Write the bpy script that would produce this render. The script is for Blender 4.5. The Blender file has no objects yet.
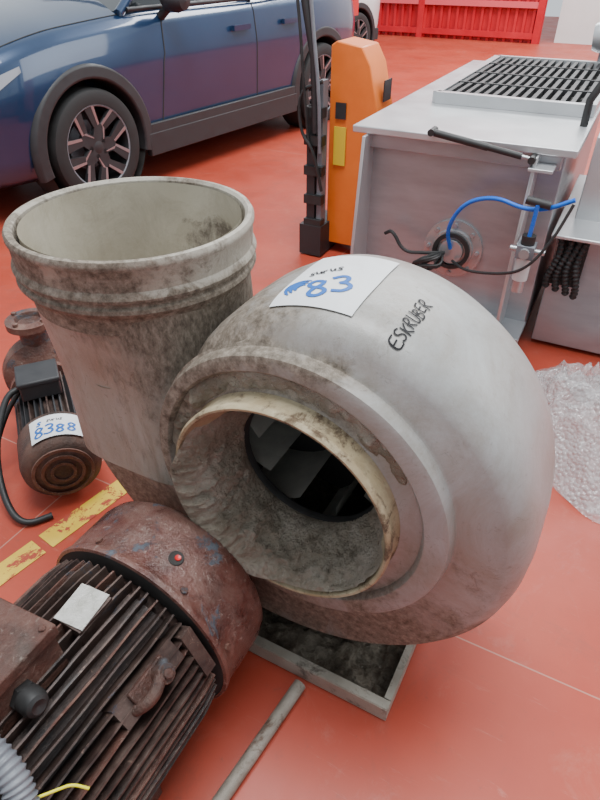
import bpy, math, random
from mathutils import Vector, Matrix, noise
random.seed(4)
PI=math.pi
# ---------------------------------------------------------------- materials
def _ramp(nt,fac,cols,lo=.32,hi=.68):
    r=nt.nodes.new('ShaderNodeValToRGB'); nt.links.new(fac,r.inputs[0])
    e=r.color_ramp.elements
    while len(e)<len(cols): e.new(.5)
    for i,c in enumerate(cols):
        e[i].position=lo+(hi-lo)*i/max(1,len(cols)-1); e[i].color=(*c,1)
    return r.outputs[0]
def _noise(nt,co,scale,det=6,rough=.6,dist=0):
    n=nt.nodes.new('ShaderNodeTexNoise'); n.inputs['Scale'].default_value=scale
    n.inputs['Detail'].default_value=det; n.inputs['Roughness'].default_value=rough
    n.inputs['Distortion'].default_value=dist
    nt.links.new(co,n.inputs['Vector']); return n.outputs[0]
def _math(nt,op,a,b=None,clamp=False):
    m=nt.nodes.new('ShaderNodeMath'); m.operation=op; m.use_clamp=clamp
    for i,v in enumerate((a,b)):
        if v is None: continue
        if isinstance(v,(int,float)): m.inputs[i].default_value=v
        else: nt.links.new(v,m.inputs[i])
    return m.outputs[0]
def _mix(nt,f,a,b):
    m=nt.nodes.new('ShaderNodeMix'); m.data_type='RGBA'
    if isinstance(f,(int,float)): m.inputs[0].default_value=f
    else: nt.links.new(f,m.inputs[0])
    for i,v in ((6,a),(7,b)):
        if isinstance(v,tuple): m.inputs[i].default_value=(*v,1)
        else: nt.links.new(v,m.inputs[i])
    return m.outputs[2]
def mat(name,cols,scale=6,rough=.5,rvar=.15,metal=0,bump=0,bscale=60,dirt=None,attr=False,coat=0,trans=0,alpha=1,stretch=None,spec=.5,grime=None,speck=None,bdist=.01,streak=None):
    m=bpy.data.materials.new(name); m.use_nodes=True; nt=m.node_tree
    b=nt.nodes['Principled BSDF']
    tc=nt.nodes.new('ShaderNodeTexCoord'); co=tc.outputs['Object']; co0=co
    if stretch:
        mp=nt.nodes.new('ShaderNodeMapping'); mp.inputs['Scale'].default_value=stretch
        nt.links.new(co,mp.inputs[0]); co=mp.outputs[0]
    n1=_noise(nt,co,scale)
    col=_ramp(nt,n1,cols) if len(cols)>1 else _mix(nt,0.0,cols[0],cols[0])
    r=_math(nt,'ADD',_math(nt,'MULTIPLY',_math(nt,'SUBTRACT',n1,.5),rvar*3),rough,True)
    at=None
    if attr:
        at=nt.nodes.new('ShaderNodeAttribute'); at.attribute_name='dirt'
    if grime:   # thin translucent film (color, strength, scale)
        gc,gs,gsc=grime
        gn=_noise(nt,co,gsc,12,.8,.8)
        gf=_math(nt,'SUBTRACT',gn,.42)
        if at: gf=_math(nt,'ADD',gf,_math(nt,'MULTIPLY',at.outputs['Fac'],.35))
        gf=_math(nt,'MULTIPLY',_math(nt,'MULTIPLY',gf,3.2,True),gs,True)
        col=_mix(nt,gf,col,gc)
    if streak:  # run marks (color, thr, scale, strength)
        kc,kt,ks,kf=streak
        mp=nt.nodes.new('ShaderNodeMapping'); mp.inputs['Scale'].default_value=(1,1,.16); nt.links.new(co0,mp.inputs[0])
        kn=_math(nt,'MULTIPLY',_math(nt,'SUBTRACT',_noise(nt,mp.outputs[0],ks,8,.75,.3),kt),9,True)
        if at: kn=_math(nt,'MULTIPLY',kn,_math(nt,'ADD',at.outputs['Fac'],.30,True))
        col=_mix(nt,_math(nt,'MULTIPLY',kn,kf),col,kc)
    if speck:   # fine specks / scratches (color, threshold, scale, strength)
        pc_,pt_,ps_,pf_=speck
        sn=_math(nt,'MULTIPLY',_math(nt,'SUBTRACT',_noise(nt,co,ps_,6,.8,1.5),pt_),14,True)
        if at: sn=_math(nt,'MULTIPLY',sn,_math(nt,'ADD',at.outputs['Fac'],.35,True))
        col=_mix(nt,_math(nt,'MULTIPLY',sn,pf_),col,pc_)
    if dirt:   # (colors, threshold, scale, softness)
        dc,th,ds,so=dirt
        dn=_noise(nt,co,ds,12,.76,.4)
        f=_math(nt,'MULTIPLY',_math(nt,'SUBTRACT',dn,th),1.0/so,True)
        if at:
            f=_math(nt,'MULTIPLY',_math(nt,'SUBTRACT',_math(nt,'ADD',dn,at.outputs['Fac']),th),1.0/so,True)
        dcol=_ramp(nt,_noise(nt,co,ds*6,8,.75),dc,.35,.65) if len(dc)>1 else dc[0]
        col=_mix(nt,f,col,dcol)
        r=_math(nt,'ADD',r,_math(nt,'MULTIPLY',f,.35),True)
    nt.links.new(col,b.inputs['Base Color']); nt.links.new(r,b.inputs['Roughness'])
    b.inputs['Metallic'].default_value=metal
    b.inputs['Specular IOR Level'].default_value=spec
    b.inputs['Coat Weight'].default_value=coat; b.inputs['Coat Roughness'].default_value=.05
    b.inputs['Transmission Weight'].default_value=trans; b.inputs['Alpha'].default_value=alpha
    if bump:
        bn=_noise(nt,co,bscale,8,.7)
        bp=nt.nodes.new('ShaderNodeBump'); bp.inputs['Strength'].default_value=bump; bp.inputs['Distance'].default_value=bdist
        h=bn
        if dirt: h=_math(nt,'ADD',bn,_math(nt,'MULTIPLY',f,.5))
        nt.links.new(h,bp.inputs['Height']); nt.links.new(bp.outputs[0],b.inputs['Normal'])
    return m
DG=[(.075,.058,.042),(.16,.132,.102),(.27,.23,.185)]
m_fan=mat('fan_plastic',[(.28,.285,.28),(.335,.34,.335),(.37,.375,.37)],4,.36,.1,bump=.10,bscale=90,dirt=(DG,.93,10,.20),attr=True,grime=((.21,.178,.14),.75,4),speck=((.12,.10,.08),.585,28,.7),streak=((.16,.135,.105),.54,14,.6))
m_duct=mat('duct_plastic',[(.30,.285,.25),(.36,.345,.31),(.41,.40,.36)],5,.5,.1,bump=.25,bscale=90,dirt=(DG,.97,10,.20),attr=True,stretch=(1.6,1.6,.7),grime=((.22,.18,.135),.60,5),speck=((.11,.09,.065),.585,24,.75),streak=((.14,.115,.085),.53,16,.7))
m_collar=mat('collar_plastic',[(.31,.285,.235),(.42,.39,.33)],6,.55,bump=.3,bscale=80,dirt=(DG,.61,10,.12),attr=True,grime=((.18,.145,.105),.6,8),speck=((.10,.08,.055),.58,30,.7),streak=((.12,.09,.065),.55,20,.8))
m_cream=mat('cream_plastic',[(.42,.38,.29),(.52,.48,.385)],5,.6,bump=.15,bscale=50,dirt=(DG,.64,7,.12),attr=True,grime=((.25,.205,.145),.6,7),streak=((.20,.16,.11),.56,14,.7))
m_lip=mat('inlet_lip',[(.32,.25,.14),(.45,.39,.265)],9,.6,bump=.3,dirt=([(.06,.035,.018),(.19,.14,.09)],.52,14,.09),grime=((.15,.105,.055),.65,12))
m_dirt=mat('lint_dirt',[(.30,.25,.19),(.42,.365,.29),(.56,.50,.42)],13,.95,.05,bump=1.0,bscale=45,bdist=.045,spec=.1,dirt=([(.13,.10,.07),(.22,.175,.13)],.60,20,.10),speck=((.68,.62,.54),.60,50,.6))
m_black=mat('black_rubber',[(.012,.012,.012),(.025,.025,.025)],20,.55)
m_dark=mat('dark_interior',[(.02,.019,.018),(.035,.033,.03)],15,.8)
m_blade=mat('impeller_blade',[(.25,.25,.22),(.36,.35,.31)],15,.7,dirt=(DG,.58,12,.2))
m_tray=mat('steel_tray',[(.28,.255,.21),(.38,.355,.30)],14,.5,metal=.3,bump=.2,dirt=([(.06,.045,.035),(.14,.11,.09)],.54,12,.15))
m_tdirt=mat('tray_dirt_mat',[(.07,.055,.042),(.16,.132,.10),(.30,.26,.205)],16,.95,bump=1,bscale=50,bdist=.04,spec=.1)
m_paper=mat('label_paper',[(.62,.64,.66),(.72,.73,.74)],4,.55,grime=((.50,.49,.46),.4,9))
m_ink=mat('blue_ink',[(.006,.10,.38)],4,.5)
m_kink=mat('black_ink',[(.008,.008,.010)],4,.6,spec=.2)
m_rust=mat('motor_rust',[(.035,.018,.014),(.105,.040,.028),(.18,.095,.07)],9,.5,.2,metal=.15,bump=.6,bscale=90,dirt=([(.05,.055,.065),(.10,.11,.125)],.56,5,.05),grime=((.22,.16,.13),.4,14),speck=((.30,.24,.20),.58,40,.6))
m_cowl=mat('motor_cowl_paint',[(.050,.015,.012),(.105,.034,.025),(.165,.070,.052)],9,.30,.2,metal=.1,bump=.45,bscale=80,dirt=([(.04,.048,.06),(.11,.125,.15)],.575,7,.03),grime=((.30,.225,.19),.5,11),speck=((.42,.35,.31),.59,30,.65),streak=((.03,.02,.02),.58,22,.6))
m_fin=mat('motor_fins',[(.014,.012,.012),(.042,.023,.019),(.11,.073,.06)],10,.5,.2,metal=.2,bump=.3,dirt=([(.025,.04,.065),(.06,.085,.12)],.57,5,.05),grime=((.17,.12,.095),.4,18),speck=((.28,.19,.15),.60,34,.6))
m_pump=mat('pump_casting',[(.018,.016,.016),(.060,.034,.026),(.13,.065,.045)],9,.55,.2,metal=.15,bump=.5,bscale=90,grime=((.15,.11,.09),.4,14))
m_plate=mat('nameplate',[(.38,.37,.33),(.58,.57,.54)],50,.45,metal=.4,bump=.4,bscale=120)
m_steel=mat('stainless',[(.33,.34,.36),(.40,.41,.43)],5,.36,.08,metal=.55,stretch=(1,1,4))
m_steel2=mat('stainless_lid',[(.48,.49,.50),(.56,.57,.58)],4,.34,.06,metal=.6)
m_blue=mat('car_blue',[(.009,.032,.085),(.011,.038,.098)],3,.30,.02,metal=.3,coat=1)
m_white=mat('car_white',[(.6,.6,.6)],3,.3,.02,coat=1)
m_glass=mat('car_glass',[(.012,.015,.018)],3,.05,.0,coat=1)
m_lamp=mat('headlight',[(.35,.38,.42)],3,.08,.0,metal=.3,coat=1)
m_clad=mat('car_cladding',[(.018,.018,.02),(.026,.026,.028)],20,.55)
m_tire=mat('tire',[(.012,.012,.012),(.02,.02,.02)],20,.75)
m_alloy=mat('alloy',[(.36,.33,.34)],3,.3,.02,metal=.7)
m_orange=mat('orange_paint',[(.70,.15,.015),(.80,.19,.025)],5,.42,.1,dirt=([(.12,.06,.03)],.68,9,.06))
m_yellow=mat('yellow_sticker',[(.70,.50,.03)],4,.5)
m_redgate=mat('red_gate_paint',[(.44,.006,.016),(.52,.012,.022)],3,.4)
m_redgate2=mat('red_gate_light',[(.66,.09,.11)],3,.4)
m_wall=mat('wall_paint',[(.62,.62,.60),(.70,.70,.68)],2,.8)
m_tube=mat('blue_air_hose',[(.004,.13,.62)],3,.3)
m_conduit=mat('grey_conduit',[(.13,.14,.16),(.19,.20,.22)],10,.5)
m_ygw=mat('yellow_wire',[(.75,.70,.03)],3,.4)
m_redp=mat('red_plug',[(.6,.02,.02)],3,.4)
m_bar=mat('rusty_bar',[(.17,.145,.115),(.30,.265,.225)],16,.6,metal=.2,bump=.3,dirt=([(.10,.05,.03)],.56,10,.1))
m_chrome=mat('chrome',[(.42,.43,.44)],3,.25,.0,metal=.55)
m_clear=mat('clear_bowl',[(.55,.58,.58)],3,.15,.0)
m_orcap=mat('orange_cap',[(.8,.25,.03)],3,.4)
# bubble wrap
m_wrap=bpy.data.materials.new('bubble_wrap'); m_wrap.use_nodes=True
nt=m_wrap.node_tree; b=nt.nodes['Principled BSDF']; tc=nt.nodes.new('ShaderNodeTexCoord')
b.inputs['Base Color'].default_value=(.62,.61,.61,1); b.inputs['Roughness'].default_value=.12
b.inputs['Specular IOR Level'].default_value=.9
v=nt.nodes.new('ShaderNodeTexVoronoi'); v.inputs['Scale'].default_value=70; nt.links.new(tc.outputs['Object'],v.inputs['Vector'])
bp=nt.nodes.new('ShaderNodeBump'); bp.inputs['Strength'].default_value=.9; bp.inputs['Distance'].default_value=.008; bp.invert=True
nt.links.new(v.outputs['Distance'],bp.inputs['Height']); nt.links.new(bp.outputs[0],b.inputs['Normal'])
al=_math(nt,'ADD',_math(nt,'MULTIPLY',_noise(nt,tc.outputs['Object'],9,5,.7),.9),-.05,True)
nt.links.new(al,b.inputs['Alpha'])
# floor
m_floor=bpy.data.materials.new('red_floor_paint'); m_floor.use_nodes=True
nt=m_floor.node_tree; b=nt.nodes['Principled BSDF']; tc=nt.nodes.new('ShaderNodeTexCoord'); co=tc.outputs['Object']
base=_ramp(nt,_noise(nt,co,1.3,8,.6),[(.33,.043,.022),(.38,.054,.029),(.42,.070,.040)])
sc=_math(nt,'MULTIPLY',_math(nt,'SUBTRACT',_noise(nt,co,4,12,.8,1.2),.54),5,True)
base=_mix(nt,_math(nt,'MULTIPLY',sc,.40),base,(.42,.17,.13))
dk=_math(nt,'MULTIPLY',_math(nt,'SUBTRACT',_noise(nt,co,2.4,12,.82,.6),.53),7,True)
base=_mix(nt,_math(nt,'MULTIPLY',dk,.45),base,(.17,.055,.04))
mp=nt.nodes.new('ShaderNodeMapping'); mp.inputs['Scale'].default_value=(3,22,1); mp.inputs['Rotation'].default_value=(0,0,.5); nt.links.new(co,mp.inputs[0])
st_=_math(nt,'MULTIPLY',_math(nt,'SUBTRACT',_noise(nt,mp.outputs[0],1.5,8,.8,.5),.60),9,True)
base=_mix(nt,_math(nt,'MULTIPLY',st_,.35),base,(.50,.25,.20))
fn_=_math(nt,'MULTIPLY',_math(nt,'SUBTRACT',_noise(nt,co,30,8,.8),.59),8,True)
base=_mix(nt,_math(nt,'MULTIPLY',fn_,.6),base,(.15,.06,.045))
sx=nt.nodes.new('ShaderNodeSeparateXYZ'); nt.links.new(co,sx.inputs[0])
def seam(o,off,per,w):
    f=_math(nt,'FRACT',_math(nt,'ADD',_math(nt,'MULTIPLY',_math(nt,'SUBTRACT',o,off),1/per),100.5))
    return _math(nt,'LESS_THAN',_math(nt,'ABSOLUTE',_math(nt,'SUBTRACT',f,.5)),w/per)
sm=_math(nt,'MAXIMUM',seam(sx.outputs[1],1.013,4.0,.0022),seam(sx.outputs[0],2.6,4.0,.0022))
base=_mix(nt,_math(nt,'MULTIPLY',sm,.7),base,(.42,.22,.17))
nt.links.new(base,b.inputs['Base Color'])
rr=_math(nt,'ADD',_math(nt,'MULTIPLY',_noise(nt,co,3,8,.7),.45),.20)
nt.links.new(rr,b.inputs['Roughness']); b.inputs['Specular IOR Level'].default_value=.35
bp=nt.nodes.new('ShaderNodeBump'); bp.inputs['Strength'].default_value=.05; nt.links.new(_noise(nt,co,25),bp.inputs['Height']); nt.links.new(bp.outputs[0],b.inputs['Normal'])
m_yline=mat('yellow_floor_paint',[(.62,.39,.03),(.72,.50,.055)],8,.45,dirt=([(.38,.058,.032),(.33,.045,.024)],.53,13,.03))
# ---------------------------------------------------------------- mesh builder
class MB:
    def __init__(s): s.V=[];s.F=[];s.I=[];s.mats=[]
    def mi(s,m):
        if m not in s.mats: s.mats.append(m)
        return s.mats.index(m)
    def add(s,V,F,m,M=None):
        o=len(s.V)
        s.V+= [ (M@Vector(v)) if M is not None else Vector(v) for v in V]
        i=s.mi(m)
        for f in F: s.F.append([o+k for k in f]); s.I.append(i)
    def merge(s,q,M=None):
        o=len(s.V)
        s.V+=[(M@v) if M is not None else v for v in q.V]
        for f,i in zip(q.F,q.I): s.F.append([o+k for k in f]); s.I.append(s.mi(q.mats[i]))
    def box(s,c,d,m,M=None,rz=0):
        x,y,z=d[0]/2,d[1]/2,d[2]/2
        V=[(a*x,bb*y,cc*z) for a in(-1,1) for bb in(-1,1) for cc in(-1,1)]
        F=[(0,1,3,2),(4,6,7,5),(0,4,5,1),(2,3,7,6),(0,2,6,4),(1,5,7,3)]
        T=Matrix.Translation(c)@Matrix.Rotation(rz,4,'Z')
        if M is not None: T=M@T
        s.add(V,F,m,T)
    def grid(s,P,m,cu=False,cv=False,flip=False):
        nu=len(P);nv=len(P[0]);V=[p for r in P for p in r];F=[]
        for i in range(nu if cu else nu-1):
            for j in range(nv if cv else nv-1):
                q=(i*nv+j,((i+1)%nu)*nv+j,((i+1)%nu)*nv+(j+1)%nv,i*nv+(j+1)%nv)
                F.append(q[::-1] if flip else q)
        s.add(V,F,m)
    def rev(s,prof,o,ax,m,seg=48,a0=0,a1=2*PI,flip=False):
        ax=Vector(ax).normalized(); o=Vector(o)
        u=ax.orthogonal().normalized()
        if abs(ax.y)>.99: u=Vector((1,0,0))
        if abs(ax.z)>.99: u=Vector((1,0,0))
        w=ax.cross(u)
        full=abs(a1-a0-2*PI)<1e-6; n=seg if full else seg+1
        P=[]
        for i in range(n):
            a=a0+(a1-a0)*i/seg
            d=u*math.cos(a)+w*math.sin(a)
            P.append([o+d*r+ax*h for r,h in prof])
        s.grid(P,m,cu=full,flip=flip)
    def cyl(s,p0,p1,r,m,seg=20,r2=None):
        p0=Vector(p0);p1=Vector(p1);L=(p1-p0).length
        if r2 is None:r2=r
        s.rev([(1e-4,0),(r,0),(r2,L),(1e-4,L)],p0,p1-p0,m,seg)
    def tube(s,pts,r,m,seg=10,smooth=0,rf=None):
        pts=[Vector(p) for p in pts]
        for _ in range(smooth):
            q=[pts[0]]
            for a,bb in zip(pts,pts[1:]): q+=[a*.75+bb*.25,a*.25+bb*.75]
            q.append(pts[-1]); pts=q
        t=(pts[1]-pts[0]).normalized(); n=t.orthogonal().normalized(); P=[]
        for i,p in enumerate(pts):
            t2=(pts[min(i+1,len(pts)-1)]-pts[max(i-1,0)]).normalized()
            n=(n-t2*n.dot(t2)).normalized(); w=t2.cross(n)
            rr=r if rf is None else rf(i)
            P.append([p+(n*math.cos(2*PI*k/seg)+w*math.sin(2*PI*k/seg))*rr for k in range(seg)])
        P=[[pts[0]]*seg]+P+[[pts[-1]]*seg]
        s.grid(P,m,cv=True)
    def poly(s,pts,off,m):
        n=len(pts);off=Vector(off);V=[Vector(p) for p in pts]+[Vector(p)+off for p in pts]
        F=[tuple(range(n))[::-1],tuple(range(n,2*n))]+[(i,(i+1)%n,n+(i+1)%n,n+i) for i in range(n)]
        s.add(V,F,m)
    def obj(s,name,parent=None,bevel=0,ang=40,attr=None,recalc=True):
        me=bpy.data.meshes.new(name); me.from_pydata([tuple(v) for v in s.V],[],s.F)
        for m in s.mats: me.materials.append(m)
        me.polygons.foreach_set('material_index',s.I)
        import bmesh
        bm=bmesh.new(); bm.from_mesh(me)
        bmesh.ops.remove_doubles(bm,verts=bm.verts,dist=1e-5)
        if recalc: bmesh.ops.recalc_face_normals(bm,faces=bm.faces)
        bm.to_mesh(me); bm.free()
        me.shade_smooth(); me.set_sharp_from_angle(angle=math.radians(ang))
        if attr:
            a=me.attributes.new('dirt','FLOAT','POINT')
            a.data.foreach_set('value',[attr(v.co) for v in me.vertices])
        o=bpy.data.objects.new(name,me); bpy.context.scene.collection.objects.link(o)
        if parent: o.parent=parent
        if bevel:
            bv=o.modifiers.new('b','BEVEL'); bv.width=bevel; bv.segments=2; bv.limit_method='ANGLE'; bv.angle_limit=math.radians(40)
        return o
def empty(name,loc,yaw=0,scale=1):
    e=bpy.data.objects.new(name,None); bpy.context.scene.collection.objects.link(e)
    e.location=loc; e.rotation_euler=(0,0,math.radians(yaw)); e.scale=(scale,)*3; e.empty_display_size=.1
    return e
# hand lettering made of pen strokes
GL={'E':[[(.55,1),(0,.97),(.02,0),(.6,.04)],[(0,.5),(.48,.55)]],
'S':[[(.55,.9),(.3,1),(.05,.85),(.1,.6),(.45,.45),(.55,.2),(.3,0),(0,.1)]],
'K':[[(0,1),(.04,0)],[(.58,1.02),(.03,.48),(.62,-.03)]],
'R':[[(0,0),(.03,1),(.42,1),(.52,.78),(.4,.55),(.05,.5),(.58,-.02)]],
'U':[[(0,1),(.02,.2),(.2,0),(.4,.05),(.52,.3),(.56,1)]],
'B':[[(0,0),(.02,1),(.4,.95),(.45,.7),(.05,.53),(.5,.45),(.55,.15),(.35,0),(0,0)]],
'8':[[(.5,.82),(.25,1),(.03,.8),(.15,.58),(.45,.42),(.55,.18),(.28,0),(.02,.18),(.15,.45),(.45,.62),(.5,.82)]],
'3':[[(.05,.92),(.35,1),(.52,.8),(.4,.58),(.18,.53),(.45,.48),(.56,.22),(.3,0),(.0,.1)]],
's':[[(.4,.5),(.2,.58),(.05,.42),(.35,.2),(.2,0),(0,.08)]],'u':[[(0,.55),(.05,.05),(.3,.05),(.38,.55),(.42,0)]],'r':[[(0,.55),(.03,0)],[(.03,.4),(.3,.56)]]}
def pen(s,h,w,adv=.78):
    V=[];F=[];x0=-len(s)*adv*h/2
    for k,ch in enumerate(s):
        jy=(.09*math.sin(k*2.3))*h; sc=1+.10*math.sin(k*1.7+1)
        for st in GL[ch]:
            p=[Vector((x0+k*adv*h+a*h*sc+.15*b*h,(b-.5)*h*sc+jy)) for a,b in st]
            if len(p)>2:
                for _ in range(2):
                    q=[p[0]]
                    for a,b in zip(p,p[1:]): q+=[a*.75+b*.25,a*.25+b*.75]
                    q.append(p[-1]); p=q
            else: p=[p[0].lerp(p[1],i/5) for i in range(6)]
            L=len(p);o=len(V)
            for i in range(L):
                t=(p[min(i+1,L-1)]-p[max(i-1,0)]).normalized(); n=Vector((-t.y,t.x))*w/2
                e=t*(w*.3)*(-1 if i==0 else 1 if i==L-1 else 0)
                V+=[(p[i].x+n.x+e.x,p[i].y+n.y+e.y,0),(p[i].x-n.x+e.x,p[i].y-n.y+e.y,0)]
            F+=[(o+2*i,o+2*i+1,o+2*i+3,o+2*i+2) for i in range(L-1)]
    return V,F
def lerp(a,b,t): return a+(b-a)*t
def sstep(t): t=max(0,min(1,t)); return t*t*(3-2*t)
def interp(K,x):
    if x<=K[0][0]: return K[0][1:]
    if x>=K[-1][0]: return K[-1][1:]
    for i in range(len(K)-1):
        if K[i][0]<=x<=K[i+1][0]:
            t=(x-K[i][0])/(K[i+1][0]-K[i][0])
            p0=K[max(i-1,0)];p1=K[i];p2=K[i+1];p3=K[min(i+2,len(K)-1)]
            out=[]
            for j in range(1,len(p1)):
                m1=(p2[j]-p0[j])/(p2[0]-p0[0])*(p2[0]-p1[0]); m2=(p3[j]-p1[j])/(p3[0]-p1[0])*(p2[0]-p1[0])
                h=(2*t**3-3*t**2+1)*p1[j]+(t**3-2*t**2+t)*m1+(-2*t**3+3*t**2)*p2[j]+(t**3-t**2)*m2
                out.append(h)
            return tuple(out)
def fb(p,s=5):
    return noise.fractal(Vector(p)*s,1,2,4)
# ---------------------------------------------------------------- FLOOR + ROOM
b_=MB(); b_.add([(-16,-8,0),(16,-8,0),(16,20,0),(-16,20,0)],[(0,1,2,3)],m_floor)
o=b_.obj('floor'); o.rotation_euler=(0,0,math.radians(-28))
YAW=-28
def W(name,c,d,m):
    w=MB(); w.box(c,d,m); o=w.obj(name); o.rotation_euler=(0,0,math.radians(YAW)); return o
GY=14.0
W('wall_back_left',(-11.5,GY+.45,3),(9,.3,6),m_wall)
W('wall_back_right',(7.0,GY+.45,3),(18,.3,6),m_wall)
W('wall_back_header',(-4.5,GY+.45,5.3),(4.8,.28,1.4),m_wall)
g=MB()
x0,x1=-7,-2.25
gate=empty('red_gate',(0,0,0),YAW)
g.box(((x0+x1)/2,GY+.05,2),(x1-x0,.06,4),m_redgate)
n=int((x1-x0)/.16)
for i in range(n+1):
    g.box((x0+i*(x1-x0)/n,GY-.0,2),(.05,.06,4),m_redgate)
for z in (.12,.62,.86,1.3,2.2,3.2): g.box(((x0+x1)/2,GY-.05,z),(x1-x0,.06,.10 if z!=.86 else .04),m_redgate2 if z in(.62,.86) else m_redgate)
for x in (x0+.05,x1-.05,(x0+x1)/2): g.box((x,GY-.06,2),(.12,.07,4),m_redgate)
g.obj('gate_leaf',gate)
# yellow worn floor line
d=Vector((.291,.386,0)).normalized(); nrm=Vector((-d.y,d.x,0))
yl=MB()
c0=Vector((-.600,1.515,0))
for a,bb in ((-.335,0.0),(-1.6,-.36)):
    pts=[c0+d*a-nrm*.038,c0+d*bb-nrm*.038,c0+d*bb+nrm*.038,c0+d*a+nrm*.038]
    yl.add([(p.x,p.y,.002) for p in pts],[(0,1,2,3)],m_yline)
yl.obj('yellow_floor_marking')
# ---------------------------------------------------------------- FAN
FO=(.086,1.029); AX=.60
fan=empty('centrifugal_fan_housing',(FO[0],FO[1],0),YAW)
RK=[(-180,.69),(-135,.605),(-90,.535),(-45,.49),(0,.455),(45,.43),(90,.414),(130,.375),(150,.37),(164,.46),(180,.69)]
def Rth(a): return interp(RK,a)[0]
IZ=AX+.012; IX=-.022   # inlet axis
prof=[('f',.243,-.20),('f',.250,-.196),('f',.262,-.194),('f',.283,-.194),('f',.287,-.204),('f',.292,-.208),('f',.318,-.207),('f',.327,-.203),('f',.331,-.194),('f',.333,-.176),('f',.338,-.172),
 ('o',.044,-.164),('o',.030,-.153),('o',.016,-.138),('o',.006,-.11),('o',.001,-.07),('o',0,-.02),('o',0,.04),('o',.003,.09),('o',.012,.135),('o',.03,.17),('o',.06,.197),('o',.10,.21),('f',.25,.214),('f',.12,.214),('f',.01,.214)]
N=260
P=[]
for i in range(N):
    a=-180+360*i/N; R=Rth(a); ar=math.radians(a); row=[]
    for k,v,y in prof:
        r=v if k=='f' else R-v
        fr=(k=='f' and y<0)
        w=1 if (fr and v<.30) else (.6 if fr else 0)
        row.append((r*math.cos(ar)+IX*w,y,AX+.012*w+r*math.sin(ar)))
    P.append(row)
def dirt_f(p):
    x,y,z=p.x,p.y,p.z-AX; r=math.hypot(x,z); n=fb(p,6)*.26
    d=.32
    d+= .30*max(0,1-abs(r-.262)/.06)*(1 if y<-.12 else 0)*(.6+.4*sstep(z/.2))
    d+= .30*max(0,1-abs(r-.336)/.024)*(1 if y<-.12 else 0)
    d+= .36*sstep((-x+.0)/.28)*sstep((z+.1)/.25)
    d+= .38*sstep((-z-.10)/.3)
    d-= .24*sstep((x-.05)/.2)*sstep((z+.1)/.2)
    d+= .20*sstep((-x-.3)/.2)
    return d+n
fb_=MB(); fb_.grid(P,m_fan,cu=True)
fb_.obj('scroll_body',fan,attr=dirt_f,ang=38)
IY=-.250
il=MB()
il.rev([(.230,IY+.006),(.233,IY-.001),(.238,IY-.002),(.242,IY+.004),(.242,IY+.014),(.239,IY+.017),(.239,-.205),(.243,-.197),(.247,-.194)],(IX,0,IZ),(0,1,0),m_lip,120)
il.obj('inlet_lip',fan,ang=50)
# caked dust on the annulus
ak=MB();P=[]
nA=300
for i in range(nA+1):
    u=i/nA; a=math.radians(15+235*u); row=[]
    for j in range(15):
        s=j/14; r=lerp(.241,.289,s)
        q_=Vector((r*math.cos(a),0,r*math.sin(a)))
        amt=sstep(min(u,1-u)/.22)
        th=-.004+amt*(.011+.014*fb(q_,14)+.007*fb(q_,45))*math.sin(PI*(.1+.85*(1-s)))
        row.append((r*math.cos(a)+IX,-.1945-th,IZ+r*math.sin(a)))
    P.append(row)
ak.grid(P,m_dirt); ak.obj('annulus_dust',fan,ang=80)
# duct
dk=MB()
DX=-.503; DZ=.443
def duct_pts(t,sc=1,zoff=0):
    z=lerp(DZ-.02,-.14,t)+zoff
    s=sstep(t*1.25)
    cx=lerp(DX,-.482,s); hx=lerp(.238,.203,s)*sc; hy=lerp(.238,.186,sstep(t*1.6))*sc; ex=lerp(2,4.2,sstep(t*1.3))
    row=[]
    for j in range(120):
        a=2*PI*j/120; c,sn=math.cos(a),math.sin(a)
        row.append((cx+hx*math.copysign(abs(c)**(2/ex),c), hy*math.copysign(abs(sn)**(2/ex),sn), AX+z))
    return row
dk.grid([duct_pts(i/40) for i in range(41)],m_duct,cv=True)
dk.obj('outlet_duct',fan,attr=lambda p:.40+.16*sstep((p.z-AX-.2)/.2)+fb(p,6)*.28+.40*sstep((p.x+.45)/.2)*sstep((p.z-AX)/.2),ang=60)
cl=MB()
zt=AX+DZ
cl.rev([(.236,-.05),(.238,-.02),(.241,-.002),(.247,.004),(.256,.003),(.260,-.004),(.260,-.012),(.256,-.018),(.255,-.058),(.259,-.064),(.262,-.072),(.260,-.079),(.254,-.083),(.254,-.089),(.259,-.094),(.260,-.102),(.255,-.110),(.247,-.116),(.241,-.13),(.237,-.16)],(DX,0,zt),(0,0,1),m_collar,120)
cl.obj('outlet_collar',fan,attr=lambda p:fb(p,8)*.24+.05+.18*sstep((zt-p.z-.05)/.04)+.12*sstep((-p.y)/.2),ang=35)
ci=MB()
ci.grid([duct_pts(i/40*.6,.975,.016) for i in range(41)],m_cream,cv=True)
def dci(p):
    x=p.x-DX; h=zt-p.z
    return -.08+fb(p,6)*.14+.36*sstep((x+.14)/.12)*sstep((h-.035+.12*max(0,-x))/.06)
ci.obj('collar_inner',fan,attr=dci)
hp=MB();P=[]
for i in range(24):
    r=.001+.199*i/23;row=[]
    for j in range(72):
        a=2*PI*j/72;x=r*math.cos(a);y=r*math.sin(a)
        z=-.34+.08*sstep((x+.05)/.25)+fb((x,y,3),9)*.010
        row.append((DX+.01+x*1.02,y*.95,zt+z))
    P.append(row)
hp.grid(P,m_dirt,cv=True); hp.obj('duct_dust',fan,ang=80)
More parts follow.
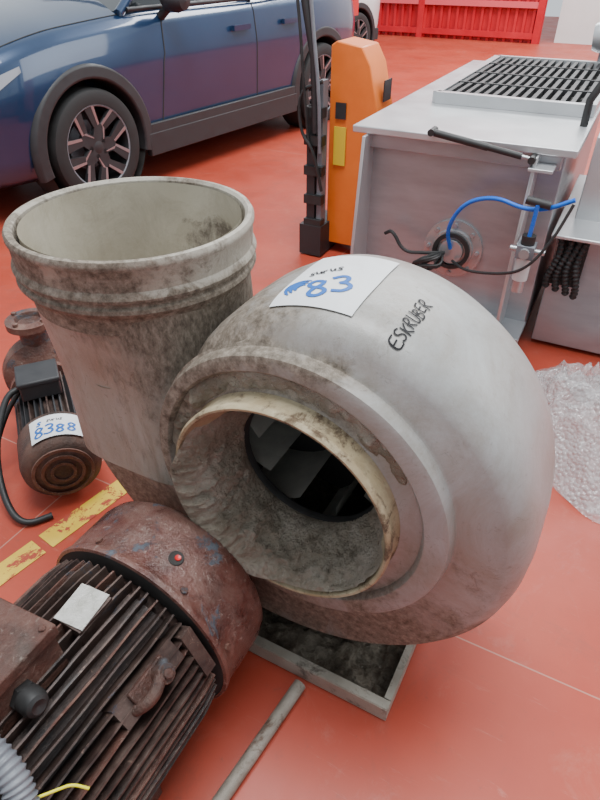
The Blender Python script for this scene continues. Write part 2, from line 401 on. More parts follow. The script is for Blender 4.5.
# inlet cone and impeller
ic=MB(); ic.rev([(.2302,IY+.005),(.226,IY+.02),(.214,-.205),(.197,-.15),(.184,-.115),(.178,-.095)],(IX,0,IZ),(0,1,0),m_lip,120)
ic.obj('inlet_cone',fan)
im=MB()
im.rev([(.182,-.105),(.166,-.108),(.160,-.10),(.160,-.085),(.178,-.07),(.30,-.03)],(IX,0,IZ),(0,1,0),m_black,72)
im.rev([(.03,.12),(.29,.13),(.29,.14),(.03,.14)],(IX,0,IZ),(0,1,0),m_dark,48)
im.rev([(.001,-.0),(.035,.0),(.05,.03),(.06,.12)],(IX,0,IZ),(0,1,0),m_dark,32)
for k in range(9):
    a=2*PI*k/9+.3
    Pb=[]
    for u in range(7):
        t=u/6; r=lerp(.135,.29,t); aa=a-.55*t
        Pb.append([(IX+r*math.cos(aa),lerp(-.085,-.03,t) if w==0 else .125,IZ+r*math.sin(aa)) for w in (0,1)])
    im.grid(Pb,m_blade)
im.obj('impeller',fan,recalc=False)
dh=MB();P=[]
nA=420
for i in range(nA+1):
    u=i/nA
    a=math.radians(140+222*u)
    w=sstep(min(u,1-u)/.16)
    cen=sstep(1-abs(u-.40)/.60)
    cov=sstep((u-.06)/.12)*sstep((.62-u)/.14)
    row=[]
    for j in range(76):
        s=j/75
        r=lerp(.2295,.166,s); y=lerp(IY+.006,-.10,s)
        ed=math.sin(PI*min(1,.04+s*.96))**.6
        q_=(math.cos(a)*.2,s*.12,math.sin(a)*.2)
        rid=1-abs(noise.noise(Vector(q_)*26))*2
        th=(.006+.036*cen*ed+.020*fb(q_,11)*ed+.012*rid*ed*cen+.009*fb(q_,38)*ed+.005*fb(q_,90))*w-.005*(1-w)
        r2=r-th*.75; y2=y-th*.62
        if s<.20:
            k=1-s/.20; r2+=k*.0262*cov; y2-=math.sin(PI*k*.72)*.013*cov
        if s>.93: r2=min(r2,.164)
        row.append((IX+r2*math.cos(a),y2,IZ+r2*math.sin(a)))
    P.append(row)
dh.grid(P,m_dirt); dh.obj('inlet_dust',fan,ang=80)
# label + writings
def drum(th,y,off):
    o_=interp([(-.176,.07),(-.164,.044),(-.153,.030),(-.138,.016),(-.11,.006),(-.07,.001),(-.02,0),(.04,0),(.09,.003),(.135,.012),(.17,.03),(.197,.06)],y)[0]
    r=Rth(math.degrees(th))-o_+off
    return (r*math.cos(th),y,AX+r*math.sin(th))
lb=MB()
def place(V,F,m,thc,yc,rot,off):
    out=[]
    for v in V:
        u=v[0]*math.cos(rot)-v[1]*math.sin(rot); w=v[0]*math.sin(rot)+v[1]*math.cos(rot)
        out.append(drum(thc-u/.405,yc+w,off))
    lb.add(out,F,m)
def sheet(w,h,n=16):
    V=[(w*(i/n-.5),h*(j/n-.5),0) for i in range(n+1) for j in range(n+1)]
    F=[(i*(n+1)+j,(i+1)*(n+1)+j,(i+1)*(n+1)+j+1,i*(n+1)+j+1) for i in range(n) for j in range(n)]
    return V,F
tc_=math.radians(92.3); YC=-.012
place(*sheet(.164,.224),m_paper,tc_,YC,0,.0025)
rt=math.radians(32)
def sub(u,v): return tc_-u/.405, YC+v
V,F=pen('83',.058,.009,.80); a,y=sub(.010,-.044); place(V,F,m_ink,a,y,rt,.004)
V,F=pen('surus',.024,.0030,.55); a,y=sub(-.028,.020); place(V,F,m_kink,a,y,rt,.004)
for k,rr in enumerate((.012,.021,.030)):
    V=[]
    for i in range(9):
        t=PI*.25+PI*.9*i/8; wd=.0045*math.sin(PI*(i+.5)/9)+.0008
        V+=[((rr-wd)*math.cos(t),(rr-wd)*math.sin(t),0),((rr+wd)*math.cos(t),(rr+wd)*math.sin(t),0)]
    F=[(2*i,2*i+1,2*i+3,2*i+2) for i in range(8)]
    a,y=sub(-.040,-.058); place(V,F,m_ink,a,y,rt,.004)
V,F=pen('ESKRUBER',.0235,.0032,.78); place(V,F,m_kink,math.radians(68.6),-.068,PI/2,.0015)
lb.obj('label_and_writing',fan,recalc=False)
# tray under
tr=MB()
X0,X1,Y0,Y1=-.42,.26,-.235,.27
tr.box(((X0+X1)/2,(Y0+Y1)/2,.008),(X1-X0,Y1-Y0,.008),m_tray)
for y in (Y0,Y1): tr.box(((X0+X1)/2,y,.028),(X1-X0+.006,.006,.048),m_tray)
for x in (X0,X1): tr.box((x,(Y0+Y1)/2,.0275),(.006,Y1-Y0-.006,.047),m_tray)
tr.box(((X0+X1)/2,Y0+.010,.0535),(X1-X0+.006,.022,.003),m_tray); tr.box((X1-.006,(Y0+Y1)/2+.012,.0528),(.018,Y1-Y0-.024,.003),m_tray)
tr.obj('base_tray',fan)
td=MB();P=[]
for i in range(100):
    row=[]
    for j in range(80):
        x=lerp(X0+.006,X1-.006,i/99);y=lerp(Y0+.006,Y1-.006,j/79)
        row.append((x,y,.027+.022*fb((x,y,1),12)+.014*fb((x,y,1),45)+.014*math.exp(-(x*x)/.03)))
    P.append(row)
td.grid(P,m_tdirt); td.obj('tray_dirt',fan,ang=80)
sp=MB()
for x in(-.16,.10): sp.box((x,.04,.045),(.04,.30,.06),m_tdirt)
sp.obj('support_feet',fan)
# ---------------------------------------------------------------- bar on floor
br=MB(); p0=Vector((.0,.780,.0165)); p1=Vector((-.265,.385,.0165)); br.tube([p0,(p0+p1)/2,p1],.0165,m_bar,16)
br.obj('rusty_steel_pipe')
# ---------------------------------------------------------------- MOTOR
mo=empty('electric_motor',(-.36,.80,0),YAW)
MZ=.262
mc=MB()
mc.rev([(.234,-.022),(.241,-.020),(.243,-.014),(.241,-.006),(.237,.0),(.238,.02),(.238,.12),(.232,.145),(.215,.162),(.19,.172),(.02,.176),(.001,.176)],(0,0,MZ),(0,1,0),m_cowl,96)
for k in range(4):
    rr=.05+.035*k
    mc.rev([(rr,.1765),(rr,.180),(rr+.012,.180),(rr+.012,.1765)],(0,0,MZ),(0,1,0),m_rust,48)
mc.rev([(.236,-.02),(.15,-.02)],(0,0,MZ),(0,1,0),m_dark,60)
for al in (-60,-20,35,75,120):
    a=math.radians(al); dd=Vector((math.sin(a),0,math.cos(a))); c=Vector((0,.008,MZ))+dd*.236
    mc.cyl(c,c+dd*.007,.008,m_rust,6)
mc.obj('fan_cowl',mo,ang=50)
ph=MB(); al=math.radians(22)
dr=Vector((math.sin(al),0,math.cos(al))); pc=Vector((0,.05,MZ))+dr*.238
ph.rev([(.0001,.001),(.012,.0015),(.015,.003),(.0165,.002),(.017,-.004)],pc,dr,m_dark,24)
ph.rev([(.0001,.003),(.006,.004),(.007,.002)],pc+Vector((.003,.002,0)),dr,m_redp,16)
ph.obj('cowl_plug',mo)
fn=MB()
fn.rev([(.001,-.62),(.17,-.62),(.19,-.58),(.198,-.05),(.18,-.02),(.18,0)],(0,0,MZ),(0,1,0),m_fin,72)
NF=64
for k in range(NF):
    a=2*PI*k/NF; ad=math.degrees(a)
    M=Matrix.Translation((0,-.30,MZ))@Matrix.Rotation(a,4,'Y')
    top=.233+.002*math.sin(k*3.1)
    V=[];ns=12
    for i in range(ns+1):
        y=lerp(-.265,.262,i/ns); wob=.0012*math.sin(i*1.3+k*2)
        tp=top if 0<i<ns else top-.006
        V+=[(-.0038,y,.18),(.0038,y,.18),(.0020+wob,y,tp),(-.0020+wob,y,tp)]
    F=[(0,1,2,3),(4*ns+3,4*ns+2,4*ns+1,4*ns)]
    for i in range(ns):
        o_=4*i
        F+=[(o_+1,o_+5,o_+6,o_+2),(o_+2,o_+6,o_+7,o_+3),(o_+3,o_+7,o_+4,o_)]
    fn.add(V,F,m_fin if k%5 else m_rust,M)
def rotm(al,s,r): 
    a=math.radians(al); return Matrix.Translation((math.sin(a)*r,s,MZ+math.cos(a)*r))@Matrix.Rotation(a,4,'Y')
fn.box((0,0,-.022),(.06,.085,.045),m_fin,rotm(4,-.135,.238))
fn.box((0,0,-.02),(.11,.03,.04),m_fin,rotm(62,-.05,.232)); fn.box((0,0,-.02),(.05,.16,.04),m_fin,rotm(50,-.16,.232))
fn.box((0,0,-.02),(.05,.10,.04),m_fin,rotm(88,-.40,.236))
fn.obj('finned_frame',mo,ang=30)
es=MB(); es.rev([(.24,-.58),(.245,-.585),(.245,-.62),(.2,-.66),(.08,-.68),(.06,-.70),(.001,-.70)],(0,0,MZ),(0,1,0),m_rust,64)
es.cyl((0,-.69,MZ),(0,-.80,MZ),.03,m_chrome)
es.obj('end_shield',mo)
de=MB()
de.box((0,0,0),(.064,.082,.003),m_plate,rotm(3,-.135,.2405)@Matrix.Rotation(.1,4,'Z'))
de.obj('nameplate_tag',mo)
bx=MB()
Mb=rotm(-8,-.335,.235)
bx.box((-.015,0,-.005),(.18,.24,.085),m_rust,Mb); bx.box((-.015,0,.047),(.195,.255,.026),m_rust,Mb)
for x in(-.095,.068):
    for y in(-.11,.11):
        q=MB(); q.cyl((x,y,.059),(x,y,.066),.008,m_rust,6); bx.merge(q,Mb)
bx.obj('terminal_box',mo,bevel=.006)
gl=MB(); c=Mb@Vector((.072,.03,-.01)); dd=(Mb.to_3x3()@Vector((1,-.10,.10))).normalized()
gl.cyl(c,c+dd*.018,.026,m_black,6); gl.rev([(.024,0),(.024,.018),(.02,.030),(.013,.034),(.0001,.030)],c+dd*.018,dd,m_black,24)
gl.obj('cable_gland',mo)
lg=MB()
M=rotm(50,-.16,.215)
q=MB(); q.box((0,0,.01),(.045,.09,.035),m_rust); q.tube([(0.012,-.055,.0),(.012,-.03,.045),(0,.0,.052),(-.01,.04,.03)],.012,m_rust,12,2); q.cyl((0,.02,.0),(0,.02,.055),.019,m_rust,16); q.cyl((0,.02,.055),(0,.02,.063),.011,m_rust,6)
lg.merge(q,M)
lg.obj('lifting_lug',mo,bevel=.003)
ft=MB()
for y in(-.25,-.52):
    for s in(-1,1):
        ft.box((s*.12,y,.02),(.10,.10,.04),m_rust); ft.box((s*.11,y,.075),(.04,.08,.10),m_rust)
ft.obj('motor_feet',mo,bevel=.004)
cd=MB()
pts=[Vector((.0,-.415,.555)),Vector((.085,-.395,.545)),Vector((.150,-.405,.505)),Vector((.195,-.445,.44)),Vector((.215,-.52,.34)),Vector((.225,-.62,.2))]
for _ in range(3):
    q=[pts[0]]
    for a,bb in zip(pts,pts[1:]): q+=[a*.75+bb*.25,a*.25+bb*.75]
    q.append(pts[-1]); pts=q
fine=[]
for a,bb in zip(pts,pts[1:]):
    n_=max(1,int((bb-a).length/.0020))
    fine+=[a.lerp(bb,i/n_) for i in range(n_)]
cd.tube(fine,.02,m_conduit,20,0,lambda i:.0215+.0022*math.sin(i*1.4))
cd.tube([(.170,-.405,.475),(.190,-.378,.470),(.205,-.363,.473),(.225,-.353,.458)],.0026,m_ygw,8,2)
cd.obj('flexible_conduit',mo,ang=80)
# ---------------------------------------------------------------- SMALL PUMP MOTOR
pm=empty('pump_motor',(-.775,1.440,0),24)
q=MB()
PZ=.145
q.rev([(.001,-.03),(.06,-.03),(.10,-.022),(.122,-.005),(.128,.02),(.128,.13),(.124,.135)],(0,0,PZ),(0,1,0),m_pump,60)
for k in range(3): q.rev([(.03+.028*k,-.031),(.03+.028*k,-.035),(.04+.028*k,-.035),(.04+.028*k,-.029)],(0,0,PZ),(0,1,0),m_rust,40)
q.obj('pump_cowl',pm)
q=MB(); q.rev([(.10,.12),(.10,.42),(.001,.42)],(0,0,PZ),(0,1,0),m_fin,48)
for k in range(36):
    M=Matrix.Translation((0,.27,PZ))@Matrix.Rotation(2*PI*k/36,4,'Y')
    q.box((0,0,.108),(.005,.27,.028),m_clad if k%3 else m_fin,M)
q.obj('pump_frame',pm,ang=30)
q=MB(); q.box((-.01,.30,PZ+.145),(.13,.12,.06),m_clad); q.box((-.01,.30,PZ+.18),(.14,.13,.02),m_clad); q.obj('pump_terminal_box',pm,bevel=.006)
q=MB(); q.rev([(.001,.42),(.13,.42),(.13,.445),(.08,.46),(.07,.52),(.12,.54),(.145,.56),(.15,.60),(.14,.64),(.09,.66),(.001,.66)],(0,0,PZ+.01),(0,1,0),m_rust,48)
q.cyl((0,.60,PZ+.1),(0,.60,.36),.05,m_rust,24)
q.rev([(.03,.36),(.085,.36),(.085,.385),(.05,.388),(.045,.37),(.001,.365)],(0,.60,0),(0,0,1),m_rust,36)
for k in range(4):
    a=PI/4+k*PI/2; q.cyl((.067*math.cos(a),.60+.067*math.sin(a),.385),(.067*math.cos(a),.60+.067*math.sin(a),.397),.010,m_rust,6)
q.box((0,.60,.02),(.16,.10,.04),m_rust); q.box((0,.26,.015),(.2,.16,.03),m_rust)
q.obj('pump_volute',pm)
q=MB()
n=14;W_,H_=.165,.115
def onp(u,v,off):
    a=u/.13+.10; return (math.sin(a)*(.130+off),.055+v,PZ+math.cos(a)*(.130+off))
V=[onp(W_*(i/n-.5),H_*(j/n-.5),.001) for i in range(n+1) for j in range(n+1)]
q.add(V,[(i*(n+1)+j,(i+1)*(n+1)+j,(i+1)*(n+1)+j+1,i*(n+1)+j+1) for i in range(n) for j in range(n)],m_paper)
V,F=pen('8388',.046,.007,.74); q.add([onp(v[0]-.003,v[1]-.018,.0022) for v in V],F,m_ink)
V,F=pen('surus',.018,.002,.55); q.add([onp(v[0]-.0,v[1]+.032,.0022) for v in V],F,m_kink)
V,F=pen('s',.03,.005); q.add([onp(v[0]-.045,v[1]+.032,.0022) for v in V],F,m_ink)
q.obj('pump_label',pm,recalc=False)
q=MB(); q.tube([(-.07,.30,PZ+.14),(-.13,.28,PZ+.13),(-.20,.15,.15),(-.20,.0,.05),(-.16,-.08,.012),(-.07,-.07,.012)],.011,m_black,10,3)
q.tube([(-.07,.32,PZ+.13),(-.16,.30,PZ+.03),(-.25,.2,.02),(-.5,.1,.012)],.009,m_black,10,3)
q.obj('pump_cable',pm)
# ---------------------------------------------------------------- CAR
def make_car(name,paint,loc,yaw,scale=1.08):
    y_=math.radians(yaw)
    lx,ly=0,-.80*scale
    ox=loc[0]-(lx*math.cos(y_)-ly*math.sin(y_)); oy=loc[1]-(lx*math.sin(y_)+ly*math.cos(y_))
    c=empty(name,(ox,oy,0),yaw,scale)
    ST=[(-.93,.50,.32,.62,.66),(-.88,.70,.25,.74,.78),(-.7,.83,.22,.86,.92),(-.45,.885,.21,.94,1.01),(-.2,.90,.21,.99,1.06),(0,.90,.21,1.01,1.09),(.45,.90,.21,1.04,1.13),(.9,.895,.21,1.05,1.10),(2.0,.895,.21,1.06,1.10),(2.6,.905,.22,1.07,1.10),(3.05,.88,.26,1.07,1.10),(3.35,.82,.32,1.03,1.07),(3.48,.70,.38,.95,.98)]
    def sec(x):
        w,zb,zs,zt=interp(ST,x)
        h=zs-zb
        return [(0,zb),(.85*w,zb),(.95*w,zb+.05),(.975*w,zb+.16),(.985*w,zb+.30),(.992*w,zb+h*.50),(1.0*w,zb+h*.66),(.997*w,zb+h*.72),(.972*w,zs-.07),(.945*w,zs-.015),(.88*w,zs+.006),(.6*w,lerp(zs,zt,.7)),(.3*w,lerp(zs,zt,.95)),(0,zt)]
    P=[]
    n=70
    for i in range(n+1):
        x=lerp(-.93,3.48,i/n); h=sec(x)
        row=[(x,-y,z) for y,z in h]+[(x,y,z) for y,z in h[-2:0:-1]]
        P.append(row)
    m=MB(); m.grid(P,paint,cv=True)
    L=len(P[0]); m.add(P[0],[tuple(range(L))],paint); m.add(P[-1],[tuple(range(L))],paint)
    body=m.obj('body_shell',c,ang=50)
    cm=MB()
    for x in(0,2.67):
        for s in(-1,1):
            cm.rev([(.0001,0),(.405,0),(.405,.40),(.0001,.40)],(x,s*1.05 if s<0 else .65,.35),(0,1,0),m_clad,48)
    co=cm.obj('arch_cutter_tmp',c)
    bo=body.modifiers.new('cut','BOOLEAN'); bo.object=co; bo.operation='DIFFERENCE'; bo.solver='EXACT'
    bpy.context.view_layer.update()
    dg=bpy.context.evaluated_depsgraph_get(); me=bpy.data.meshes.new_from_object(body.evaluated_get(dg))
    body.modifiers.clear(); body.data=me; bpy.data.objects.remove(co)
    k=MB()
    for x in(0,2.67):
        for s in(-1,1):
            wy=.905
            pr=[(.390,-.14),(.390,.008),(.400,.018),(.462,.014),(.482,-.01),(.482,-.03)]
            if s<0: k.rev(pr,(x,s*(wy-.012),.35),(0,s,0),m_clad,40,(-.25),(PI+.25))
            else: k.rev(pr,(x,s*(wy-.012),.35),(0,s,0),m_clad,40,-PI-.25,.25)
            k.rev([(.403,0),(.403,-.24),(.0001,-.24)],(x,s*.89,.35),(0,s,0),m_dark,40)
    for s in(-1,1):
        k.box((1.33,s*.885,.27),(1.80,.05,.15),m_clad)
        k.box((1.33,s*.893,.37),(1.75,.03,.07),m_clad)
        k.box((3.18,s*.80,.36),(.22,.12,.16),m_clad)
    k.box((-.82,0,.30),(.22,1.3,.16),m_clad); k.box((3.42,0,.42),(.14,1.3,.18),m_clad)
    k.box((-.90,0,.56),(.06,.7,.16),m_clad)
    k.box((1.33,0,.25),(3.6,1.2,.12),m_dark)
    k.obj('cladding',c,bevel=.006)
    gm=MB()
    pr=[(.42,1.06),(1.12,1.50),(1.4,1.59),(2.1,1.62),(2.8,1.59),(3.2,1.50),(3.42,1.06)]
    V=[]
    for x,z in pr:
        t=(z-1.06)/.56; w=lerp(.80,.62,t); V+=[(x,-w,z),(x,w,z)]
    npr=len(pr)
    F=[tuple(2*i for i in range(npr)),tuple(2*i+1 for i in range(npr))[::-1]]
    for i in range(npr-1): F.append((2*i,2*i+1,2*i+3,2*i+2))
    gm.add(V,F,m_glass); gm.obj('windows',c)
    rf=MB()
    P=[]
    for x,z in [(1.08,1.49),(1.4,1.60),(2.1,1.632),(2.8,1.605),(3.24,1.51)]:
        t=(z-1.06)/.56; w=lerp(.80,.62,t)+.02
        P.append([(x,-w,z-.05),(x,-w+.03,z),(x,0,z+.02),(x,w-.03,z),(x,w,z-.05)])
    rf.grid(P,paint)
    for s in(-1,1):
        def pt(x,z): return (x,s*(lerp(.80,.62,(z-1.06)/.56)+.008),z)
        rf.tube([pt(.40,1.05),pt(1.10,1.49)],.03,paint,8)
        rf.tube([pt(1.72,1.06),pt(1.70,1.58)],.03,m_clad,8)
        rf.tube([pt(2.62,1.06),pt(2.75,1.56)],.035,paint,8)
        rf.tube([pt(3.37,1.06),pt(3.17,1.49)],.05,paint,8)
        rf.tube([(.45,s*.835,1.07),(1.8,s*.85,1.075),(3.3,s*.80,1.085)],.014,m_clad,8)
        rf.tube([(1.3,s*.60,1.67),(2.8,s*.58,1.66)],.015,m_clad,8)
        rf.tube([(.72,s*.86,1.02),(.72,s*.93,1.07)],.03,m_clad,8)
        rf.rev([(.0001,-.10),(.05,-.09),(.075,-.03),(.075,.05),(.05,.09),(.0001,.10)],(.72,s*1.0,1.12),(0,1,.1),m_clad,16)
    rf.obj('roof_pillars_mirrors',c,ang=50)
    sm_=MB()
    for s in(-1,1):
        for x in(.60,1.70,2.30):
            pts=[(x+(.02 if x<1 else 0)*j,s*(yy+.001),zz) for j,(yy,zz) in enumerate(sec(x)[3:10])]
            sm_.tube(pts,.004,m_dark,6)
        for x in(1.50,2.14):
            sm_.box((x,s*.905,.90),(.20,.03,.035),paint)
        pts=[]
        for i in range(14):
            x=lerp(-.8,.55,i/13);h=sec(x)[10]; pts.append((x,s*h[0],h[1]+.001))
        sm_.tube(pts,.004,m_dark,6)
        Pp=[]
        for i in range(9):
            x=lerp(-.86,-.42,i/8);h=sec(x); zz=h[8][1]
            yy=lambda z:interp([(h[j][1],h[j][0]) for j in range(3,10)],z)[0]+.004
            hh=lerp(.13,.03,i/8)
            Pp.append([(x,s*yy(zz-.02-hh*j/3),zz-.02-hh*j/3) for j in range(4)])
        sm_.grid(Pp,m_lamp)
        sm_.box((3.36,s*.74,.92),(.14,.14,.14),m_redp)
    sm_.obj('seams_lamps',c)
    for wi,x in enumerate((0,2.67)):
        for s in(-1,1):
            w=MB(); o=(x,s*.80,.345); ax=(0,s,0)
            w.rev([(.255,-.11),(.30,-.115),(.335,-.10),(.345,-.07),(.345,.07),(.335,.10),(.31,.112),(.256,.105),(.25,.09)],o,ax,m_tire,60)
            w.rev([(.256,.105),(.260,.10),(.248,.075),(.238,.0),(.235,-.06),(.0001,-.06)],o,ax,m_clad,48)
            w.rev([(.0001,.088),(.035,.088),(.05,.08),(.055,.05),(.055,0)],o,ax,m_clad,24)
            w.rev([(.243,.096),(.250,.102),(.256,.100)],o,ax,m_conduit,48)
            w.rev([(.0001,-.02),(.15,-.02),(.15,-.04)],o,ax,m_conduit,30)
            for kk in range(5):
                a=2*PI*kk/5+.3
                M=Matrix.Translation(o)@Matrix.Rotation(a,4,'Y')@Matrix.Diagonal((1.09,1,1.09,1))
                bq=[(0,1,2,3),(7,6,5,4),(0,4,5,1),(1,5,6,2),(2,6,7,3),(3,7,4,0)]
                V=[(-.045,0,.03),(.045,0,.03),(.036,0,.13),(-.036,0,.13)]
                w.add([(p,s*.060,z) for p,_,z in V]+[(p,s*.087,z) for p,_,z in V],bq,m_clad,M)
                for sd in(-1,1):
                    V=[(sd*.0,0,.11),(sd*.038,0,.10),(sd*.125,0,.195),(sd*.060,0,.226)]
                    w.add([(p,s*.066,z) for p,_,z in V]+[(p,s*(.087 if z<.12 else .098),z) for p,_,z in V],bq,m_clad,M)
                    V=[(sd*.006,0,.130),(sd*.016,0,.120),(sd*.080,0,.213),(sd*.064,0,.222)]
                    w.add([(p,s*(.080 if z<.14 else .09),z) for p,_,z in V]+[(p,s*(.0885 if z<.14 else .1005),z) for p,_,z in V],bq,m_alloy,M)
                V=[(.030,0,.05),(.035,0,.05),(.032,0,.112),(.018,0,.125)]
                w.add([(p,s*.08,z) for p,_,z in V]+[(p,s*.0885,z) for p,_,z in V],bq,m_alloy,M)
            w.obj('wheel_%d%s'%(wi,'l' if s<0 else 'r'),c)
    return c
make_car('car',m_blue,(-1.49,4.50),55.5)
make_car('car',m_white,(-.88,9.0),50,1.0)
# ---------------------------------------------------------------- STACKER
st=empty('electric_pallet_stacker',(.13,3.45,0),YAW)
q=MB()
pr=[(.0,.06),(.28,.06),(.28,.80),(.22,1.02),(.17,1.10),(.03,1.12),(.0,1.10)]
q.poly([(-.01+x,.08,z) for x,z in pr],(0,.22,0),m_orange)
q.obj('orange_housing',st,bevel=.006)
q=MB(); q.box((.06,.073,.62),(.07,.006,.20),m_yellow); q.box((.06,.073,.80),(.06,.006,.08),m_clad); q.box((.27,.19,.9),(.006,.1,.1),m_clad); q.obj('sticker',st)
q=MB(); q.box((-.06,.10,.10),(.14,.28,.18),m_clad); q.box((-.07,.02,.45),(.05,.08,.75),m_clad); q.box((-.02,.02,.50),(.03,.06,.90),m_conduit)
for z in(.2,.34,.5,.66,.8): q.box((-.05,-.01,z),(.11,.05,.05),m_black)
q.tube([(-.04,-.02,.70),(-.05,-.03,1.05),(-.11,-.05,1.38)],.022,m_clad,10)
q.tube([(-.01,-.03,.60),(-.01,-.05,.9),(-.05,-.05,1.2),(-.07,-.05,1.38)],.010,m_conduit,8,1)
q.tube([(-.07,-.04,.60),(-.09,-.06,.9),(-.11,-.07,1.2),(-.14,-.06,1.38)],.008,m_black,8,1)
q.tube([(.0,-.03,.95),(-.13,-.05,.90),(-.12,-.05,.70),(-.04,-.05,.62),(.01,-.04,.40)],.009,m_black,8,2)
q.tube([(-.25,-.05,1.42),(-.11,-.05,1.38),(.03,-.05,1.42),(.03,-.05,1.50),(-.11,-.05,1.52),(-.25,-.05,1.50),(-.25,-.05,1.42)],.018,m_clad,8,1)
for x in(-.1,.22): q.cyl((x-.025,.15,.06),(x+.025,.15,.06),.06,m_black,24)
q.obj('mast_and_tiller',st)
q=MB()
for x in(-.02,.18): q.box((x-.04,.86,.055),(.14,1.1,.05),m_clad); q.cyl((x-.06,1.3,.03),(x-.02,1.3,.03),.03,m_black,16)
q.obj('forks',st,bevel=.004)
# ---------------------------------------------------------------- STEEL MACHINE
ma=empty('stainless_steel_vacuum_machine',(.231,2.72,0),-27)
q=MB()
q.box((.44,1.02,.885),(.90,2.04,.028),m_steel2)
q.obj('lid',ma,bevel=.004)
q=MB()
q.box((.44,1.03,.47),(.82,1.92,.80),m_steel)
q.box((.44,.06,.84),(.80,.05,.06),m_steel)
for x in(.08,.80):
    for y in(.15,1.9): q.cyl((x,y,0),(x,y,.08),.03,m_clad,16)
q.obj('cabinet',ma,bevel=.004)
q=MB()
for x in(.05,.745):
    q.poly([(x,.08,.868),(x,-.035,.868),(x,-.10,.40),(x,-.10,.12),(x,.08,.12)],(.014,0,0),m_steel2)
q.box((.78,-.02,.83),(.09,.10,.012),m_steel2)
q.box((.455,-.02,.13),(.80,.18,.02),m_steel)
q.obj('front_gussets',ma,bevel=.002)
q=MB()
gx0,gx1,gy0,gy1=.17,.86,.60,1.92
for y in(gy0,gy1): q.box(((gx0+gx1)/2,y,.925),(gx1-gx0,.04,.05),m_steel2)
for x in(gx0,gx1): q.box((x,(gy0+gy1)/2,.925),(.04,gy1-gy0,.05),m_steel2)
q.box(((gx0+gx1)/2,(gy0+gy1)/2,.905),(gx1-gx0,gy1-gy0,.01),m_dark)
for i in range(15):
    x=lerp(gx0+.04,gx1-.04,i/14); q.box((x,(gy0+gy1)/2,.93),(.020,gy1-gy0-.04,.03),m_clad)
for y in(.92,1.25,1.6): q.box(((gx0+gx1)/2,y,.935),(gx1-gx0-.04,.014,.028),m_clad)
q.obj('grille',ma)
q=MB()
FX,FZ=.476,.42
q.rev([(.001,.0),(.13,.0),(.13,.014),(.092,.016),(.090,.03),(.055,.032),(.052,.05),(.001,.05)],(FX,.07,FZ),(0,-1,0),m_chrome,48)
q.rev([(.064,.034),(.064,.046),(.082,.046),(.082,.034)],(FX,.07,FZ),(0,-1,0),m_black,36)
for k in range(8):
    a=2*PI*k/8; q.cyl((FX+.11*math.cos(a),.057,FZ+.11*math.sin(a)),(FX+.11*math.cos(a),.045,FZ+.11*math.sin(a)),.009,m_steel,6)
q.obj('shaft_flange',ma)
q=MB()
q.cyl((.355,-.04,.915),(.57,-.04,.885),.014,m_black,14); q.cyl((.57,-.04,.885),(.735,-.04,.862),.007,m_chrome,10)
q.cyl((.55,-.04,.888),(.70,-.04,.867),.012,m_black,10)
q.cyl((.345,-.06,.917),(.345,.0,.917),.014,m_black,10); q.cyl((.74,-.06,.86),(.74,.0,.86),.014,m_black,10)
q.tube([(.86,.42,.89),(.86,.40,1.0),(.95,.45,1.2),(.97,.5,1.26)],.016,m_black,10)
q.obj('gas_strut',ma)
q=MB()
q.tube([(FX,.01,FZ+.02),(FX-.02,-.03,FZ+.12),(FX+.04,-.06,FZ+.25),(FX+.16,-.08,FZ+.30),(FX+.28,-.12,FZ+.28),(.84,-.15,.72),(.93,-.15,.77)],.0085,m_tube,10,3)
q.tube([(.81,-.17,.74),(.808,-.17,.66),(.805,-.17,.60)],.008,m_tube,10,1)
q.obj('air_hose',ma)
q=MB()
cx,cy=.805,-.16
q.box((cx,cy,.56),(.065,.07,.05),m_conduit); q.cyl((cx,cy,.585),(cx,cy,.62),.026,m_black,20)
q.cyl((cx,cy,.54),(cx,cy,.44),.030,m_clear,20); q.cyl((cx,cy,.44),(cx,cy,.39),.026,m_chrome,20)
q.cyl((cx,cy-.035,.56),(cx,cy-.05,.56),.020,m_chrome,20)
q.cyl((cx-.06,cy,.56),(cx+.07,cy,.56),.011,m_chrome,12)
q.cyl((cx+.05,cy,.74),(cx-.04,cy,.75),.015,m_black,12)
q.box((cx-.03,cy+.06,.55),(.02,.09,.05),m_steel)
q.obj('filter_regulator',ma)
q=MB()
q.tube([(FX-.02,.0,FZ),(FX-.10,-.04,FZ+.0),(FX-.20,-.03,FZ-.02),(FX-.26,-.02,FZ+.07),(FX-.30,.0,FZ+.04)],.008,m_black,8,3)
q.tube([(FX-.04,.0,FZ-.02),(FX-.12,-.06,FZ-.06),(FX-.02,-.1,FZ-.10),(FX+.12,-.12,FZ-.10),(FX+.25,-.16,FZ-.22),(.78,-.18,.12)],.007,m_black,8,3)
q.tube([(FX+.02,.0,FZ-.03),(FX+.1,-.1,FZ-.02),(FX+.24,-.16,FZ+.02),(.82,-.22,.50),(.89,-.20,.62),(.93,-.17,.76)],.006,m_black,8,3)
for k in range(7):
    a=k*1.2; q.tube([(FX-.03,-.0,FZ),(FX-.06+.05*math.cos(a),-.06,FZ-.04+.04*math.sin(a)),(FX-.14+.03*math.cos(a*2),-.06,FZ-.05),(FX-.08,-.05,FZ-.09)],.007,m_black,8,2)
q.cyl((.78,-.18,.12),(.81,-.18,.14),.012,m_orcap,10)
q.obj('cables',ma)
q=MB()
q.box((1.20,.62,.27),(.62,.95,.50),m_steel)
q.box((1.08,.55,.72),(.30,.60,.36),m_steel2)
q.box((1.18,.47,.565),(.62,.9,.015),m_steel2)
q.box((.96,.13,.44),(.12,.02,.24),m_dark)
q.obj('side_cabinet',ma,bevel=.004)
q=MB()
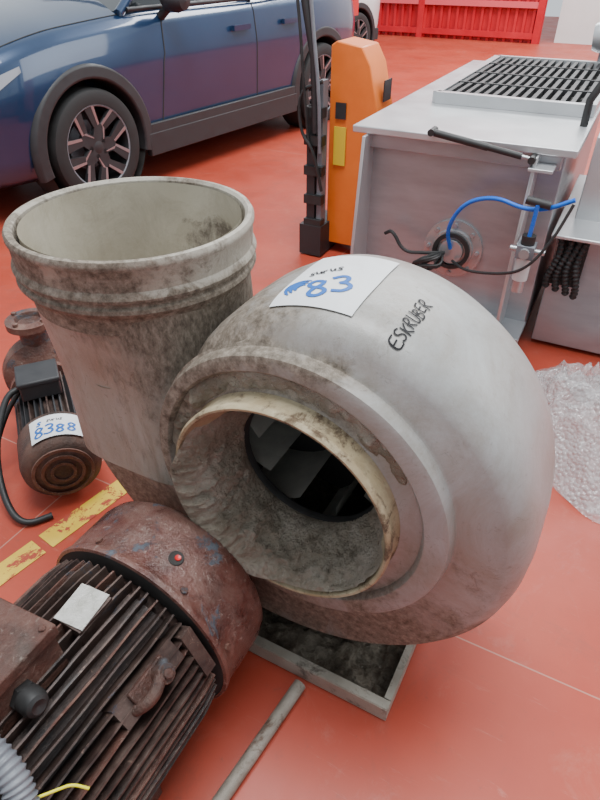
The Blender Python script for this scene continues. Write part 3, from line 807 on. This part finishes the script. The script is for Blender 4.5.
for k in range(4):
    pts=[Vector((.905+.033*k+.012*math.sin(t*.7+k),.085-.03*math.sin(t*.35),.56-t*.030-.01*k)) for t in range(9)]
    f=[]
    for a,bb in zip(pts,pts[1:]): f+=[a.lerp(bb,i/7) for i in range(7)]
    q.tube(f,.014,m_black,10,0,lambda i:.013+.003*math.sin(i*1.57))
q.obj('corrugated_hoses',ma,ang=80)
q=MB()
q.cyl((.80,1.95,.90),(.80,1.95,1.02),.05,m_steel,20); q.rev([(.0001,-.10),(.07,-.10),(.085,-.06),(.085,.08),(.06,.12),(.0001,.12)],(.80,1.95,1.08),(1,0,.1),m_steel2,24)
q.box((.80,1.95,1.20),(.10,.10,.06),m_conduit)
q.obj('gear_motor',ma)
# ---------------------------------------------------------------- BUBBLE WRAP
def blob(name,loc,sx_,sy_,h,seed):
    q=MB()
    for layer in range(2):
        P=[]
        for i in range(61):
            r=i/60; row=[]
            for j in range(130):
                a=2*PI*j/130
                R_=1+.20*noise.noise(Vector((math.cos(a)*1.5,math.sin(a)*1.5,seed+layer*3)))
                x=sx_*r*R_*math.cos(a); y=sy_*r*R_*math.sin(a)
                w1=noise.noise(Vector((x*3,y*3,seed)))*.1
                rd=1-abs(noise.noise(Vector(((x+w1)*6,(y-w1)*3,seed+layer*5))))*3.0
                rd2=1-abs(noise.noise(Vector((x*9,y*14,seed+4+layer*7))))*2.6
                z=max(.003,(h-.07*layer)*(1-r**2.5)*(.50+.40*rd+.20*rd2))
                row.append((x,y,z))
            P.append(row)
        q.grid(P,m_wrap,cv=True)
    o=q.obj(name,ang=80); o.location=loc; return o
blob('bubble_wrap_sheet',(1.10,1.77,0),.30,.43,.24,3)
# ---------------------------------------------------------------- LIGHT
w=bpy.data.worlds.new('world'); bpy.context.scene.world=w; w.use_nodes=True
bg=w.node_tree.nodes['Background']; bg.inputs[0].default_value=(.87,.94,1,1); bg.inputs[1].default_value=.95
def area(name,loc,rot,size,sy,en,col=(1,1,1)):
    l=bpy.data.lights.new(name,'AREA'); l.shape='RECTANGLE'; l.size=size; l.size_y=sy; l.energy=en; l.color=col
    o=bpy.data.objects.new(name,l); bpy.context.scene.collection.objects.link(o); o.location=loc; o.rotation_euler=rot; return o
area('gate_floor_fill_lamp',(.3,1.6,6.5),(0,0,math.radians(-28)),4,2.5,620,(.97,.985,1))
area('gate_floor_fill_lamp',(4.0,9.5,6.5),(0,0,math.radians(-28)),6,4,1300,(.98,.99,1))  # added fill lamp that brightens the far floor by the gate
area('door_daylight_lamp',(7,3.5,3.5),(math.radians(62),0,math.radians(75)),4,3,160,(.95,.98,1))
# ---------------------------------------------------------------- CAMERA
cam=bpy.data.cameras.new('camera'); co=bpy.data.objects.new('camera',cam); bpy.context.scene.collection.objects.link(co)
co.location=(0,0,1.5); co.rotation_euler=(math.radians(90-37),0,0)
cam.sensor_fit='VERTICAL'; cam.sensor_height=36; cam.lens=36*602/800; cam.clip_start=.02
bpy.context.scene.camera=co
